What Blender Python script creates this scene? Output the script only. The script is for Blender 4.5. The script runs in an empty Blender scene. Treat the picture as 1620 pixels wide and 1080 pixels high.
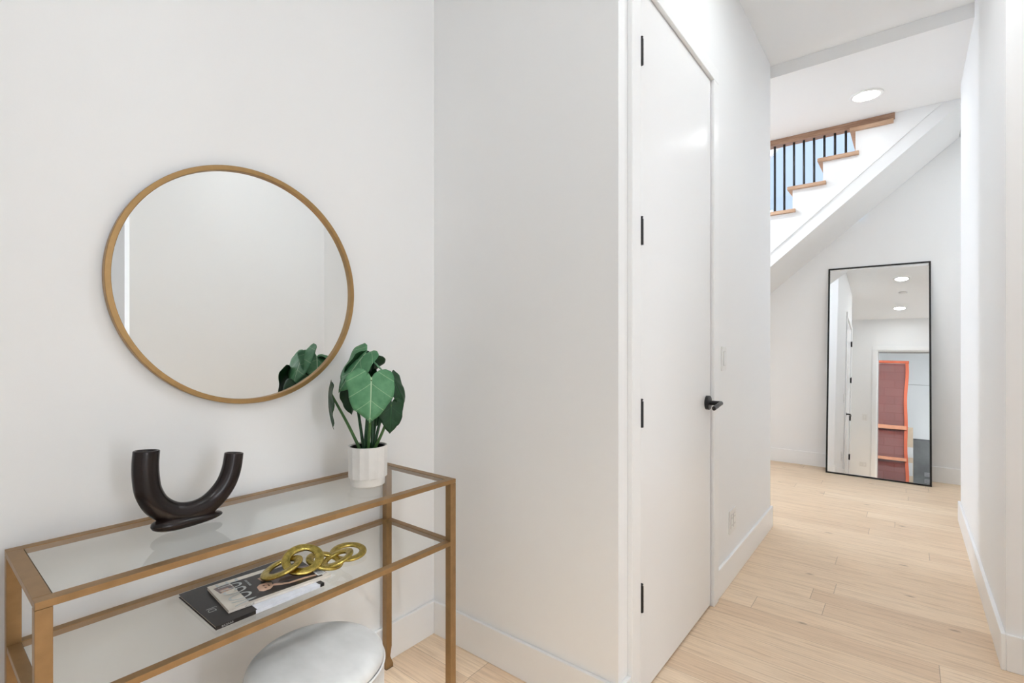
import bpy, bmesh, math, random
from mathutils import Vector, Matrix
PI = math.pi
random.seed(7)
S = bpy.context.scene
COL = S.collection

# ---------------------------------------------------------------- camera
cam = bpy.data.cameras.new('camera')
co = bpy.data.objects.new('camera', cam); COL.objects.link(co)
cam.sensor_width = 36.0
cam.lens = 783.0 / 1620.0 * 36.0
cam.shift_y = 5.0 / 1620.0
cam.clip_start = 0.02
PSI = math.atan(625.0 / 783.0)
co.location = (0, 0, 1.2)
co.rotation_euler = (PI / 2, 0, PSI)
S.camera = co

# ---------------------------------------------------------------- view, world, daylight
S.view_settings.view_transform = 'Standard'
S.view_settings.look = 'None'
S.view_settings.gamma = 1.0
S.view_settings.use_curve_mapping = False
S.view_settings.exposure = 0.61
S.cycles.use_denoising = True
S.cycles.max_bounces = 14
S.cycles.diffuse_bounces = 8
S.cycles.glossy_bounces = 6
S.cycles.transmission_bounces = 8
S.cycles.transparent_max_bounces = 12
S.cycles.sample_clamp_indirect = 8.0
S.cycles.caustics_reflective = False
S.cycles.caustics_refractive = False

W = bpy.data.worlds.new('sky'); S.world = W
W.use_nodes = True
bgn = W.node_tree.nodes['Background']
bgn.inputs[0].default_value = (0.54, 0.68, 0.90, 1)
bgn.inputs[1].default_value = 0.82

LAMP = 62.0        # emission of the ceiling lenses
DAY_HALL = 58.0
DAY_STAIR = 58.0
FILL_ALCOVE = 22.0  # power of the added alcove fill

def area(name, loc, rot, sx, sy, power, color):
    l = bpy.data.lights.new(name, 'AREA'); l.shape = 'RECTANGLE'
    l.size = sx; l.size_y = sy; l.energy = power; l.color = color
    o = bpy.data.objects.new(name, l); COL.objects.link(o)
    o.location = loc; o.rotation_euler = rot
    return o
# daylight coming in through the windows (outside the panes), plus added alcove fill
area('hall_window_daylight', (-5.25, 4.25, 1.5), (0, -PI / 2, 0), 2.3, 0.9, DAY_HALL, (0.80, 0.88, 1.0))
area('stair_window_daylight', (-1.4, 6.0, 4.0), (-PI / 2 * 0.8, 0, 0), 2.0, 1.6, DAY_STAIR, (0.82, 0.9, 1.0))
area('alcove_added_fill', (2.85, 0.35, 1.5), (0, PI / 2, 0), 2.2, 0.5, FILL_ALCOVE, (0.97, 0.98, 1.0))  # unseen source, added as fill for the entry and table

# ---------------------------------------------------------------- helpers: materials
def newmat(name):
    m = bpy.data.materials.new(name); m.use_nodes = True
    nt = m.node_tree
    return m, nt, nt.nodes['Principled BSDF']

def nmath(nt, op, a, b=None, c=None):
    n = nt.nodes.new('ShaderNodeMath'); n.operation = op
    for i, v in enumerate((a, b, c)):
        if v is None: continue
        if isinstance(v, (int, float)): n.inputs[i].default_value = v
        else: nt.links.new(v, n.inputs[i])
    return n.outputs[0]

def mixc(nt, f, a, b, mode='MIX'):
    n = nt.nodes.new('ShaderNodeMix'); n.data_type = 'RGBA'; n.blend_type = mode
    for i, v in ((0, f), (6, a), (7, b)):
        if isinstance(v, (int, float)): n.inputs[i].default_value = v
        elif isinstance(v, tuple): n.inputs[i].default_value = v if len(v) == 4 else v + (1,)
        else: nt.links.new(v, n.inputs[i])
    return n.outputs[2]

def ramp(nt, f, stops):
    n = nt.nodes.new('ShaderNodeValToRGB')
    while len(n.color_ramp.elements) < len(stops): n.color_ramp.elements.new(0.5)
    for e, (p, c) in zip(n.color_ramp.elements, stops):
        e.position = p; e.color = c if len(c) == 4 else c + (1,)
    nt.links.new(f, n.inputs[0])
    return n.outputs[0]

def objco(nt):
    t = nt.nodes.new('ShaderNodeTexCoord'); return t.outputs['Object']

def mapping(nt, v, scale=(1, 1, 1), loc=(0, 0, 0)):
    n = nt.nodes.new('ShaderNodeMapping'); nt.links.new(v, n.inputs[0])
    n.inputs['Scale'].default_value = scale; n.inputs['Location'].default_value = loc
    return n.outputs[0]

def noise(nt, v, scale, detail=3, rough=0.5):
    n = nt.nodes.new('ShaderNodeTexNoise'); nt.links.new(v, n.inputs['Vector'])
    n.inputs['Scale'].default_value = scale; n.inputs['Detail'].default_value = detail
    n.inputs['Roughness'].default_value = rough
    return n.outputs['Fac']

def bump(nt, bs, h, strength, dist):
    n = nt.nodes.new('ShaderNodeBump'); n.inputs['Strength'].default_value = strength
    n.inputs['Distance'].default_value = dist
    nt.links.new(h, n.inputs['Height']); nt.links.new(n.outputs[0], bs.inputs['Normal'])

def simple(name, col, rough=0.5, metal=0.0, var=0.0, vs=20.0, bmp=0.0, bs_=200.0, spec=None, bd=0.001):
    m, nt, bs = newmat(name)
    bs.inputs['Base Color'].default_value = col + (1,)
    bs.inputs['Roughness'].default_value = rough
    bs.inputs['Metallic'].default_value = metal
    if spec is not None: bs.inputs['Specular IOR Level'].default_value = spec
    if var > 0:
        f = noise(nt, objco(nt), vs, 4)
        c = ramp(nt, f, [(0.3, tuple(x * (1 - var) for x in col)), (0.7, tuple(min(1, x * (1 + var)) for x in col))])
        nt.links.new(c, bs.inputs['Base Color'])
    if bmp > 0:
        bump(nt, bs, noise(nt, objco(nt), bs_, 3), bmp, bd)
    return m

M = {}
M['wall'] = simple('wall_paint', (0.875, 0.884, 0.89), 0.62, bmp=0.12, bs_=350, var=0.006, vs=1.5, spec=0.3)
M['ceil'] = simple('ceiling_paint', (0.88, 0.888, 0.893), 0.8, bmp=0.05, bs_=300, spec=0.2)
M['trim'] = simple('trim_paint', (0.88, 0.888, 0.893), 0.32, spec=0.4)
M['doorp'] = simple('door_paint', (0.865, 0.872, 0.877), 0.24, var=0.004, vs=2, spec=0.38)
M['black'] = simple('black_metal', (0.012, 0.012, 0.012), 0.35, 0.3)
M['gold'] = simple('antique_gold_paint', (0.31, 0.185, 0.08), 0.42, 0.5, var=0.10, vs=35, bmp=0.05, bs_=400)
M['goldring'] = simple('brushed_gold', (0.40, 0.245, 0.10), 0.36, 0.6, var=0.06, vs=50)
M['brass'] = simple('cast_brass', (0.50, 0.385, 0.105), 0.27, 1.0, var=0.25, vs=90, bmp=0.35, bs_=260, bd=0.002)
M['vase'] = simple('dark_stained_wood', (0.010, 0.005, 0.0045), 0.25, 0.0, var=0.5, vs=25, bmp=0.05, bs_=120, spec=0.4)
M['pot'] = simple('white_stoneware', (0.80, 0.79, 0.77), 0.7, bmp=0.2, bs_=250, var=0.02, vs=60)
M['soil'] = simple('dark_soil', (0.012, 0.010, 0.008), 0.95, bmp=0.8, bs_=180, bd=0.004)
M['stem'] = simple('green_stem', (0.055, 0.14, 0.035), 0.42, var=0.3, vs=30)
M['stemd'] = simple('dark_green_stem', (0.02, 0.085, 0.03), 0.42, var=0.3, vs=30)
M['plastic'] = simple('white_plastic', (0.82, 0.82, 0.81), 0.3)
M['slot'] = simple('dark_slot', (0.22, 0.22, 0.22), 0.5)
M['paper'] = simple('paper_edge', (0.62, 0.56, 0.49), 0.8, bmp=0.3, bs_=600)
M['cream'] = simple('cream_print', (0.68, 0.63, 0.56), 0.35, var=0.08, vs=25)
M['darkprint'] = simple('charcoal_print', (0.028, 0.024, 0.024), 0.32, var=0.2, vs=20)
M['skin'] = simple('skin_print', (0.62, 0.40, 0.29), 0.35, var=0.15, vs=40)
M['hairp'] = simple('brown_print', (0.09, 0.035, 0.02), 0.35)
M['blueprint'] = simple('blue_print', (0.035, 0.06, 0.22), 0.35, var=0.5, vs=60)
M['greyprint'] = simple('mauve_print', (0.20, 0.15, 0.15), 0.35, var=0.2, vs=60)
M['silver'] = simple('silver_lettering', (0.50, 0.53, 0.53), 0.35)
M['bookblack'] = simple('black_dust_jacket', (0.014, 0.012, 0.013), 0.28)
M['bookwhite'] = simple('pale_dust_jacket', (0.66, 0.68, 0.74), 0.3, var=0.08, vs=60)
M['linegrey'] = simple('grey_line_print', (0.42, 0.42, 0.42), 0.4)
M['cmu'] = None
M['studwood'] = simple('pine_lumber', (0.44, 0.20, 0.115), 0.7, var=0.1, vs=8)
M['ply'] = simple('plywood', (0.40, 0.32, 0.235), 0.7, var=0.08, vs=6)
M['concrete'] = simple('grey_concrete', (0.15, 0.155, 0.155), 0.45, var=0.25, vs=2.5)
M['garwhite'] = simple('white_panel', (0.74, 0.75, 0.755), 0.5, var=0.02, vs=1)

def mirror_mat(name, tint):
    m, nt, bs = newmat(name)
    bs.inputs['Base Color'].default_value = tint + (1,)
    bs.inputs['Metallic'].default_value = 1.0; bs.inputs['Roughness'].default_value = 0.0
    return m
M['mirror'] = mirror_mat('silvered_mirror', (0.93, 0.94, 0.935))
M['mirror2'] = mirror_mat('silvered_mirror_floor', (0.90, 0.905, 0.90))

def glass_mat(name, tint, refl):
    m = bpy.data.materials.new(name); m.use_nodes = True
    nt = m.node_tree; nt.nodes.clear()
    out = nt.nodes.new('ShaderNodeOutputMaterial')
    tr = nt.nodes.new('ShaderNodeBsdfTransparent'); tr.inputs[0].default_value = tint + (1,)
    gl = nt.nodes.new('ShaderNodeBsdfGlossy'); gl.inputs['Roughness'].default_value = 0.01
    fr = nt.nodes.new('ShaderNodeFresnel'); fr.inputs['IOR'].default_value = 1.5
    geo = nt.nodes.new('ShaderNodeNewGeometry')
    f = nmath(nt, 'MULTIPLY', nmath(nt, 'MULTIPLY', fr.outputs[0], refl), nmath(nt, 'SUBTRACT', 1.0, geo.outputs['Backfacing']))
    mx = nt.nodes.new('ShaderNodeMixShader')
    nt.links.new(f, mx.inputs[0]); nt.links.new(tr.outputs[0], mx.inputs[1]); nt.links.new(gl.outputs[0], mx.inputs[2])
    nt.links.new(mx.outputs[0], out.inputs[0])
    return m
M['glass'] = glass_mat('clear_glass', (0.955, 0.965, 0.96), 1.0)
M['winglass'] = glass_mat('window_glass', (0.97, 0.98, 0.99), 0.8)
M['glassedge'] = simple('green_glass_edge', (0.03, 0.11, 0.085), 0.15)

def net_mat():
    m, nt, bs = newmat('orange_net')
    bs.inputs['Base Color'].default_value = (0.30, 0.045, 0.025, 1); bs.inputs['Roughness'].default_value = 0.8
    bs.inputs['Alpha'].default_value = 0.36
    return m
M['net'] = net_mat()
M['netedge'] = simple('orange_webbing', (0.42, 0.085, 0.035), 0.7)

def cmu_mat():
    m, nt, bs = newmat('concrete_block')
    c = mapping(nt, objco(nt))
    sep = nt.nodes.new('ShaderNodeSeparateXYZ'); nt.links.new(c, sep.inputs[0])
    cmb = nt.nodes.new('ShaderNodeCombineXYZ'); nt.links.new(sep.outputs[0], cmb.inputs[0]); nt.links.new(sep.outputs[2], cmb.inputs[1])
    b = nt.nodes.new('ShaderNodeTexBrick'); nt.links.new(cmb.outputs[0], b.inputs['Vector'])
    b.inputs['Scale'].default_value = 1.0; b.inputs['Brick Width'].default_value = 0.40; b.inputs['Row Height'].default_value = 0.20
    b.inputs['Mortar Size'].default_value = 0.008; b.inputs['Bias'].default_value = 0
    b.inputs['Color1'].default_value = (0.15, 0.145, 0.15, 1); b.inputs['Color2'].default_value = (0.19, 0.175, 0.18, 1)
    b.inputs['Mortar'].default_value = (0.14, 0.12, 0.12, 1)
    nt.links.new(b.outputs['Color'], bs.inputs['Base Color']); bs.inputs['Roughness'].default_value = 0.9
    return m
M['cmu'] = cmu_mat()

def floor_mat():
    m, nt, bs = newmat('oak_planks')
    v = objco(nt)
    sep = nt.nodes.new('ShaderNodeSeparateXYZ'); nt.links.new(v, sep.inputs[0])
    x, y = sep.outputs[0], sep.outputs[1]
    PW, PL = 0.128, 1.45
    yy = nmath(nt, 'DIVIDE', nmath(nt, 'ADD', y, 10.0 * PW * 10 - 2.575 + PW * 40), PW)
    row = nmath(nt, 'FLOOR', yy); fy = nmath(nt, 'FRACT', yy)
    wn = nt.nodes.new('ShaderNodeTexWhiteNoise'); wn.noise_dimensions = '1D'; nt.links.new(row, wn.inputs['W'])
    xx = nmath(nt, 'DIVIDE', nmath(nt, 'ADD', nmath(nt, 'ADD', x, 40.0), nmath(nt, 'MULTIPLY', wn.outputs['Value'], 7.3)), PL)
    colm = nmath(nt, 'FLOOR', xx); fx = nmath(nt, 'FRACT', xx)
    cid = nt.nodes.new('ShaderNodeCombineXYZ'); nt.links.new(row, cid.inputs[0]); nt.links.new(colm, cid.inputs[1])
    w2 = nt.nodes.new('ShaderNodeTexWhiteNoise'); w2.noise_dimensions = '3D'; nt.links.new(cid.outputs[0], w2.inputs['Vector'])
    tone = ramp(nt, w2.outputs['Value'], [(0.0, (0.76, 0.575, 0.405)), (0.25, (0.81, 0.625, 0.445)), (0.7, (0.85, 0.67, 0.485)), (1.0, (0.88, 0.71, 0.53))])
    # grain, moved per plank
    off = nt.nodes.new('ShaderNodeVectorMath'); off.operation = 'MULTIPLY_ADD'
    nt.links.new(w2.outputs['Color'], off.inputs[0]); off.inputs[1].default_value = (13, 9, 5); nt.links.new(v, off.inputs[2])
    g1 = noise(nt, mapping(nt, off.outputs[0], (1.6, 26, 1)), 3.0, 6, 0.62)
    g2 = noise(nt, mapping(nt, off.outputs[0], (3.0, 110, 1)), 4.0, 3, 0.6)
    gc = ramp(nt, g1, [(0.30, (0.80, 0.76, 0.72)), (0.5, (0.98, 0.98, 0.98)), (0.72, (1.05, 1.05, 1.05))])
    gf = ramp(nt, g2, [(0.3, (0.90, 0.89, 0.88)), (0.6, (1.02, 1.02, 1.02))])
    c = mixc(nt, 1.0, tone, gc, 'MULTIPLY'); c = mixc(nt, 0.8, c, gf, 'MULTIPLY')
    # cathedral figure
    wv = nt.nodes.new('ShaderNodeTexWave'); wv.wave_type = 'BANDS'; wv.bands_direction = 'Y'
    nt.links.new(mapping(nt, off.outputs[0], (0.5, 5.5, 1)), wv.inputs['Vector'])
    wv.inputs['Scale'].default_value = 4.0; wv.inputs['Distortion'].default_value = 7.0; wv.inputs['Detail'].default_value = 2.0; wv.inputs['Detail Scale'].default_value = 0.6
    wc = ramp(nt, wv.outputs['Fac'], [(0.0, (0.90, 0.87, 0.84)), (0.45, (1, 1, 1))])
    c = mixc(nt, 0.55, c, wc, 'MULTIPLY')
    # knots
    vo = nt.nodes.new('ShaderNodeTexVoronoi'); vo.voronoi_dimensions = '2D'
    wp = nt.nodes.new('ShaderNodeVectorMath'); wp.operation = 'MULTIPLY_ADD'
    nn = nt.nodes.new('ShaderNodeTexNoise'); nn.inputs['Scale'].default_value = 40.0; nt.links.new(v, nn.inputs['Vector'])
    nt.links.new(nn.outputs['Color'], wp.inputs[0]); wp.inputs[1].default_value = (0.02, 0.008, 0); nt.links.new(v, wp.inputs[2])
    nt.links.new(mapping(nt, wp.outputs[0], (1.0, 2.3, 1), (0.35, 0.2, 0)), vo.inputs['Vector']); vo.inputs['Scale'].default_value = 1.15
    kn = ramp(nt, vo.outputs['Distance'], [(0.0, (0.30, 0.27, 0.26)), (0.008, (0.50, 0.46, 0.44)), (0.030, (1, 1, 1))])
    c = mixc(nt, 0.85, c, kn, 'MULTIPLY')
    # seams
    def edge(f, w):
        a = nmath(nt, 'LESS_THAN', f, w); b = nmath(nt, 'GREATER_THAN', f, 1 - w)
        return nmath(nt, 'MAXIMUM', a, b)
    sm = nmath(nt, 'MAXIMUM', edge(fy, 0.007), edge(fx, 0.0009))
    c = mixc(nt, nmath(nt, 'MULTIPLY', sm, 0.55), c, (0.22, 0.14, 0.09))
    nt.links.new(c, bs.inputs['Base Color'])
    rr = nmath(nt, 'MULTIPLY_ADD', g1, 0.12, 0.36)
    nt.links.new(rr, bs.inputs['Roughness'])
    bs.inputs['Specular IOR Level'].default_value = 0.42
    h = nmath(nt, 'MULTIPLY_ADD', g2, 0.25, nmath(nt, 'MULTIPLY', sm, -1.0))
    bump(nt, bs, h, 0.12, 0.0015)
    return m
M['floor'] = floor_mat()

def wood_mat(name, c1, c2):
    m, nt, bs = newmat(name)
    g = noise(nt, mapping(nt, objco(nt), (1.5, 14, 22)), 4.0, 5, 0.6)
    nt.links.new(ramp(nt, g, [(0.32, c1), (0.66, c2)]), bs.inputs['Base Color'])
    bs.inputs['Roughness'].default_value = 0.45
    return m
M['treadwood'] = wood_mat('oak_tread', (0.44, 0.265, 0.16), (0.60, 0.40, 0.27))
M['railwood'] = wood_mat('oak_rail', (0.25, 0.135, 0.08), (0.44, 0.27, 0.18))

def velvet():
    m, nt, bs = newmat('grey_velvet')
    f = noise(nt, mapping(nt, objco(nt), (1, 1.6, 1)), 7.0, 3, 0.55)
    nt.links.new(ramp(nt, f, [(0.35, (0.50, 0.50, 0.49)), (0.65, (0.60, 0.60, 0.59))]), bs.inputs['Base Color'])
    bs.inputs['Roughness'].default_value = 0.85
    bs.inputs['Sheen Weight'].default_value = 0.35; bs.inputs['Sheen Roughness'].default_value = 0.4
    bump(nt, bs, noise(nt, objco(nt), 9, 3), 0.12, 0.01)
    return m
M['velvet'] = velvet()
M['piping'] = simple('grey_piping', (0.60, 0.60, 0.59), 0.8)

def leaf_mat(name, base, hi, vein, under):
    m, nt, bs = newmat(name)
    sep = nt.nodes.new('ShaderNodeSeparateXYZ'); nt.links.new(objco(nt), sep.inputs[0])
    x, y = sep.outputs[0], sep.outputs[1]
    ax = nmath(nt, 'ABSOLUTE', x)
    mid = nmath(nt, 'LESS_THAN', ax, nmath(nt, 'MULTIPLY_ADD', y, -0.013, 0.018))
    # laterals leave the midrib forwards and curve
    s = nmath(nt, 'SUBTRACT', y, nmath(nt, 'MULTIPLY', nmath(nt, 'POWER', ax, 0.85), 0.62))
    fr = nmath(nt, 'FRACT', nmath(nt, 'MULTIPLY_ADD', s, 2.5, 10.3))
    lat = nmath(nt, 'LESS_THAN', nmath(nt, 'ABSOLUTE', nmath(nt, 'SUBTRACT', fr, 0.5)), 0.022)
    soft = nmath(nt, 'ABSOLUTE', nmath(nt, 'SUBTRACT', fr, 0.5))
    vn = nmath(nt, 'MAXIMUM', mid, nmath(nt, 'MULTIPLY', lat, 0.5))
    f = noise(nt, objco(nt), 3.0, 5, 0.6)
    c = ramp(nt, f, [(0.3, base), (0.72, hi)])
    c = mixc(nt, nmath(nt, 'MULTIPLY', soft, 0.5), c, base)
    c = mixc(nt, vn, c, vein)
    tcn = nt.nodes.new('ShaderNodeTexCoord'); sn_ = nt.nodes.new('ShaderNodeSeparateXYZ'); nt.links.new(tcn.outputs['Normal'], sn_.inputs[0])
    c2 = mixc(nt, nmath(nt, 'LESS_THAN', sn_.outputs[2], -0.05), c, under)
    nt.links.new(c2, bs.inputs['Base Color'])
    bs.inputs['Roughness'].default_value = 0.48
    bs.inputs['Specular IOR Level'].default_value = 0.35
    bump(nt, bs, nmath(nt, 'MULTIPLY_ADD', f, 0.3, vn), 0.3, 0.01)
    return m
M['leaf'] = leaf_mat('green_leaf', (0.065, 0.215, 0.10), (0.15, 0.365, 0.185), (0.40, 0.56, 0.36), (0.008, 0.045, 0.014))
M['leafshade'] = leaf_mat('shaded_green_leaf', (0.005, 0.036, 0.011), (0.011, 0.062, 0.02), (0.022, 0.09, 0.032), (0.006, 0.04, 0.012))  # same leaves in shade: the shading is put into the colour

def emit(name, col, st):
    m = bpy.data.materials.new(name); m.use_nodes = True; nt = m.node_tree; nt.nodes.clear()
    o = nt.nodes.new('ShaderNodeOutputMaterial'); e = nt.nodes.new('ShaderNodeEmission')
    e.inputs[0].default_value = col + (1,); e.inputs[1].default_value = st
    nt.links.new(e.outputs[0], o.inputs[0]); return m
M['lens'] = emit('lit_lens', (0.93, 0.97, 1.0), LAMP)
M['lensfar'] = emit('lit_lens_far', (0.93, 0.97, 1.0), 22.0)
M['lensmid'] = emit('lit_lens_mid', (0.92, 0.967, 1.0), 97.0)
M['lensfill'] = emit('added_fill_lens', (0.885, 0.95, 1.0), 150.0)  # for the unseen fill lights added around the far hall
M['lensgarfill'] = emit('added_garage_tube', (0.95, 0.98, 1.0), 200.0)  # glow of the tube added to brighten the garage

# ---------------------------------------------------------------- helpers: objects
WL = {}          # world location of every object's origin
def empty(name, loc, label=None, cat=None, group=None, kind=None):
    o = bpy.data.objects.new(name, None); COL.objects.link(o)
    o.empty_display_size = 0.05
    o.location = loc; WL[o.name] = Vector(loc)
    tag(o, label, cat, group, kind); return o
def tag(o, label=None, cat=None, group=None, kind=None):
    if label: o['label'] = label
    if cat: o['category'] = cat
    if group: o['group'] = group
    if kind: o['kind'] = kind
    return o
def mk(name, bm, mat, parent=None, origin=None, smooth=False, bevel=0.0, label=None):
    """bm in world coordinates -> one mesh object, origin given in world coordinates"""
    bmesh.ops.recalc_face_normals(bm, faces=bm.faces[:])
    if origin is None:
        origin = WL[parent.name] if parent else Vector((0, 0, 0))
    origin = Vector(origin)
    for v in bm.verts: v.co -= origin
    me = bpy.data.meshes.new(name); bm.to_mesh(me); bm.free()
    mats = mat if isinstance(mat, (list, tuple)) else [mat]
    for m in mats: me.materials.append(m)
    if smooth:
        for p in me.polygons: p.use_smooth = True
    o = bpy.data.objects.new(name, me); COL.objects.link(o)
    if parent:
        o.parent = parent; o.location = origin - WL[parent.name]
    else: o.location = origin
    WL[o.name] = origin
    if bevel > 0:
        b = o.modifiers.new('bevel', 'BEVEL'); b.width = bevel; b.segments = 2; b.limit_method = 'ANGLE'
    if label: o['label'] = label
    return o
def box(bm, x0, x1, y0, y1, z0, z1, mi=0):
    vs = [bm.verts.new(p) for p in ((x0, y0, z0), (x1, y0, z0), (x1, y1, z0), (x0, y1, z0), (x0, y0, z1), (x1, y0, z1), (x1, y1, z1), (x0, y1, z1))]
    for q in ((0, 3, 2, 1), (4, 5, 6, 7), (0, 1, 5, 4), (1, 2, 6, 5), (2, 3, 7, 6), (3, 0, 4, 7)):
        f = bm.faces.new([vs[i] for i in q]); f.material_index = mi
    return vs
def boxes(*bs):
    bm = bmesh.new()
    for b in bs: box(bm, *b)
    return bm
def struct(name, bm, mat, **k):
    o = mk(name, bm, mat, **k); o['kind'] = 'structure'; return o
def prism(bm, pts, axis, a, b, mi=0):
    """polygon pts (2-D) extruded along axis from a to b"""
    def p3(p, t):
        return {'x': (t, p[0], p[1]), 'y': (p[0], t, p[1]), 'z': (p[0], p[1], t)}[axis]
    A = [bm.verts.new(p3(p, a)) for p in pts]; B = [bm.verts.new(p3(p, b)) for p in pts]
    fs = [bm.faces.new(A), bm.faces.new(B[::-1])]
    n = len(pts)
    for i in range(n): fs.append(bm.faces.new((A[i], B[i], B[(i + 1) % n], A[(i + 1) % n])))
    for f in fs: f.material_index = mi
    bm.normal_update()
    bmesh.ops.triangulate(bm, faces=fs[:2])
def lathe(bm, prof, c, seg=48, axis=Vector((0, 0, 1)), cap=True, rfun=None):
    """prof: list of (r, h) along axis from point c"""
    axis = Vector(axis).normalized(); q = Vector((0, 0, 1)).rotation_difference(axis)
    rings = []
    for r, h in prof:
        ring = []
        for i in range(seg):
            t = 2 * PI * i / seg
            rr = r * (rfun(t, h) if rfun else 1.0)
            ring.append(bm.verts.new(Vector(c) + q @ Vector((rr * math.cos(t), rr * math.sin(t), h))))
        rings.append(ring)
    for a, b in zip(rings, rings[1:]):
        for i in range(seg): bm.faces.new((a[i], a[(i + 1) % seg], b[(i + 1) % seg], b[i]))
    if cap:
        bm.faces.new(rings[0][::-1]); bm.faces.new(rings[-1])
    return rings
def tube(bm, pts, rad, seg=12, flat=(1, 1), cap=True, ref=Vector((0, 0, 1))):
    """tube through pts; rad number or list; flat scales the two cross axes"""
    pts = [Vector(p) for p in pts]; n = len(pts)
    if isinstance(rad, (int, float)): rad = [rad] * n
    rings = []; prev = None
    for i, p in enumerate(pts):
        d = (pts[min(i + 1, n - 1)] - pts[max(i - 1, 0)]).normalized()
        if prev is None:
            a = ref.cross(d)
            if a.length < 1e-3: a = Vector((1, 0, 0)).cross(d)
            a.normalize()
        else:
            a = (prev - d * prev.dot(d)).normalized()
        prev = a; b = d.cross(a)
        rings.append([bm.verts.new(p + (a * math.cos(t) * flat[0] + b * math.sin(t) * flat[1]) * rad[i]) for t in [2 * PI * k / seg for k in range(seg)]])
    for r0, r1 in zip(rings, rings[1:]):
        for i in range(seg): bm.faces.new((r0[i], r0[(i + 1) % seg], r1[(i + 1) % seg], r1[i]))
    if cap: bm.faces.new(rings[0][::-1]); bm.faces.new(rings[-1])
    return rings
def catmull(P, n=8):
    P = [Vector(p) for p in P]; out = []
    Q = [P[0] * 2 - P[1]] + P + [P[-1] * 2 - P[-2]]
    for i in range(1, len(Q) - 2):
        for k in range(n):
            t = k / n
            a, b, c, d = Q[i - 1], Q[i], Q[i + 1], Q[i + 2]
            out.append(0.5 * ((2 * b) + (c - a) * t + (2 * a - 5 * b + 4 * c - d) * t * t + (3 * b - a - 3 * c + d) * t ** 3))
    out.append(P[-1]); return out
def text_bm(s, size, mat4, ext=0.0, sx=1.0, offset=0.0, align='LEFT'):
    cu = bpy.data.curves.new('lettering', 'FONT'); cu.body = s; cu.size = size; cu.extrude = ext; cu.offset = offset
    cu.align_x = align; cu.resolution_u = 4
    ob = bpy.data.objects.new('lettering', cu)
    COL.objects.link(ob); dg = bpy.context.evaluated_depsgraph_get()
    me = bpy.data.meshes.new_from_object(ob.evaluated_get(dg))
    bm = bmesh.new(); bm.from_mesh(me)
    bpy.data.objects.remove(ob); bpy.data.curves.remove(cu); bpy.data.meshes.remove(me)
    for v in bm.verts:
        v.co.x *= sx; v.co = mat4 @ v.co
    return bm
def frame4(o, x, y):
    x = Vector(x).normalized(); y = Vector(y).normalized(); z = x.cross(y)
    m = Matrix((x, y, z)).transposed().to_4x4(); m.translation = Vector(o); return m

# ---------------------------------------------------------------- the room
XA, YB, XC, XD = -1.55, 1.418, -0.706, 0.285
CZ, CZ2 = 3.05, 2.97
YC2, YF, YS = 3.62, 5.70, 4.79
struct('floor', boxes((-5.2, 2.75, -0.2, 5.85, -0.12, 0)), M['floor'])
struct('floor.001', boxes((-2.7, 3.5, -6.2, -0.2, -0.14, -0.02)), M['concrete'])
struct('ceiling', boxes((-5.2, 2.75, -0.2, 3.65, CZ, CZ + 0.12)), M['ceil'])
struct('ceiling.001', boxes((-5.2, 2.75, 3.65, 4.86, CZ2, CZ2 + 0.3), (0.35, 2.75, 4.86, 5.82, CZ2, CZ2 + 0.3)), M['ceil'])
struct('ceiling.002', boxes((-5.2, 0.5, 4.7, 5.85, 5.4, 5.5)), M['ceil'])
struct('ceiling.003', boxes((-2.7, 3.5, -6.2, -0.2, 3.95, 4.05)), M['garwhite'])
struct('wall_left', boxes((XA - 0.12, XA, -0.08, YB, 0, CZ)), M['wall'])
struct('wall_niche', boxes((XA - 0.12, XC, YB, YB + 0.125, 0, CZ)), M['wall'])
# closet wall with its door opening
DY0, DY1, DZ = 1.552, 2.341, 2.412
struct('wall_closet', boxes((XC - 0.12, XC, YB + 0.125, DY0 - 0.004, 0, CZ), (XC - 0.12, XC, DY1 + 0.004, YC2, 0, CZ),
                            (XC - 0.12, XC, DY0 - 0.004, DY1 + 0.004, DZ, CZ)), M['wall'])
struct('wall_hall', boxes((-5.0, XC - 0.12, YC2 - 0.12, YC2, 0, CZ)), M['wall'])
struct('wall_right', boxes((XD, 1.39, 2.57, 3.65, 0, CZ), (XD, 1.39, 3.65, 4.53, 0, CZ2)), M['wall'])
struct('wall_entry', boxes((1.27, 1.39, 1.06, 2.57, 0, CZ)), M['wall'])
struct('wall_alcove', boxes((2.6, 2.72, -0.08, 0.10, 0, CZ), (2.6, 2.72, 0.60, 2.69, 0, CZ), (2.6, 2.72, 0.10, 0.60, 0, 0.35), (2.6, 2.72, 0.10, 0.60, 2.65, CZ),
                            (1.39, 2.6, 2.57, 2.69, 0, CZ)), M['wall'])
struct('wall_rear', boxes((XA - 0.12, -0.415, -0.20, -0.08, 0, CZ), (0.515, 2.72, -0.20, -0.08, 0, CZ), (-0.415, 0.515, -0.20, -0.08, 2.45, CZ)), M['wall'])
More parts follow.
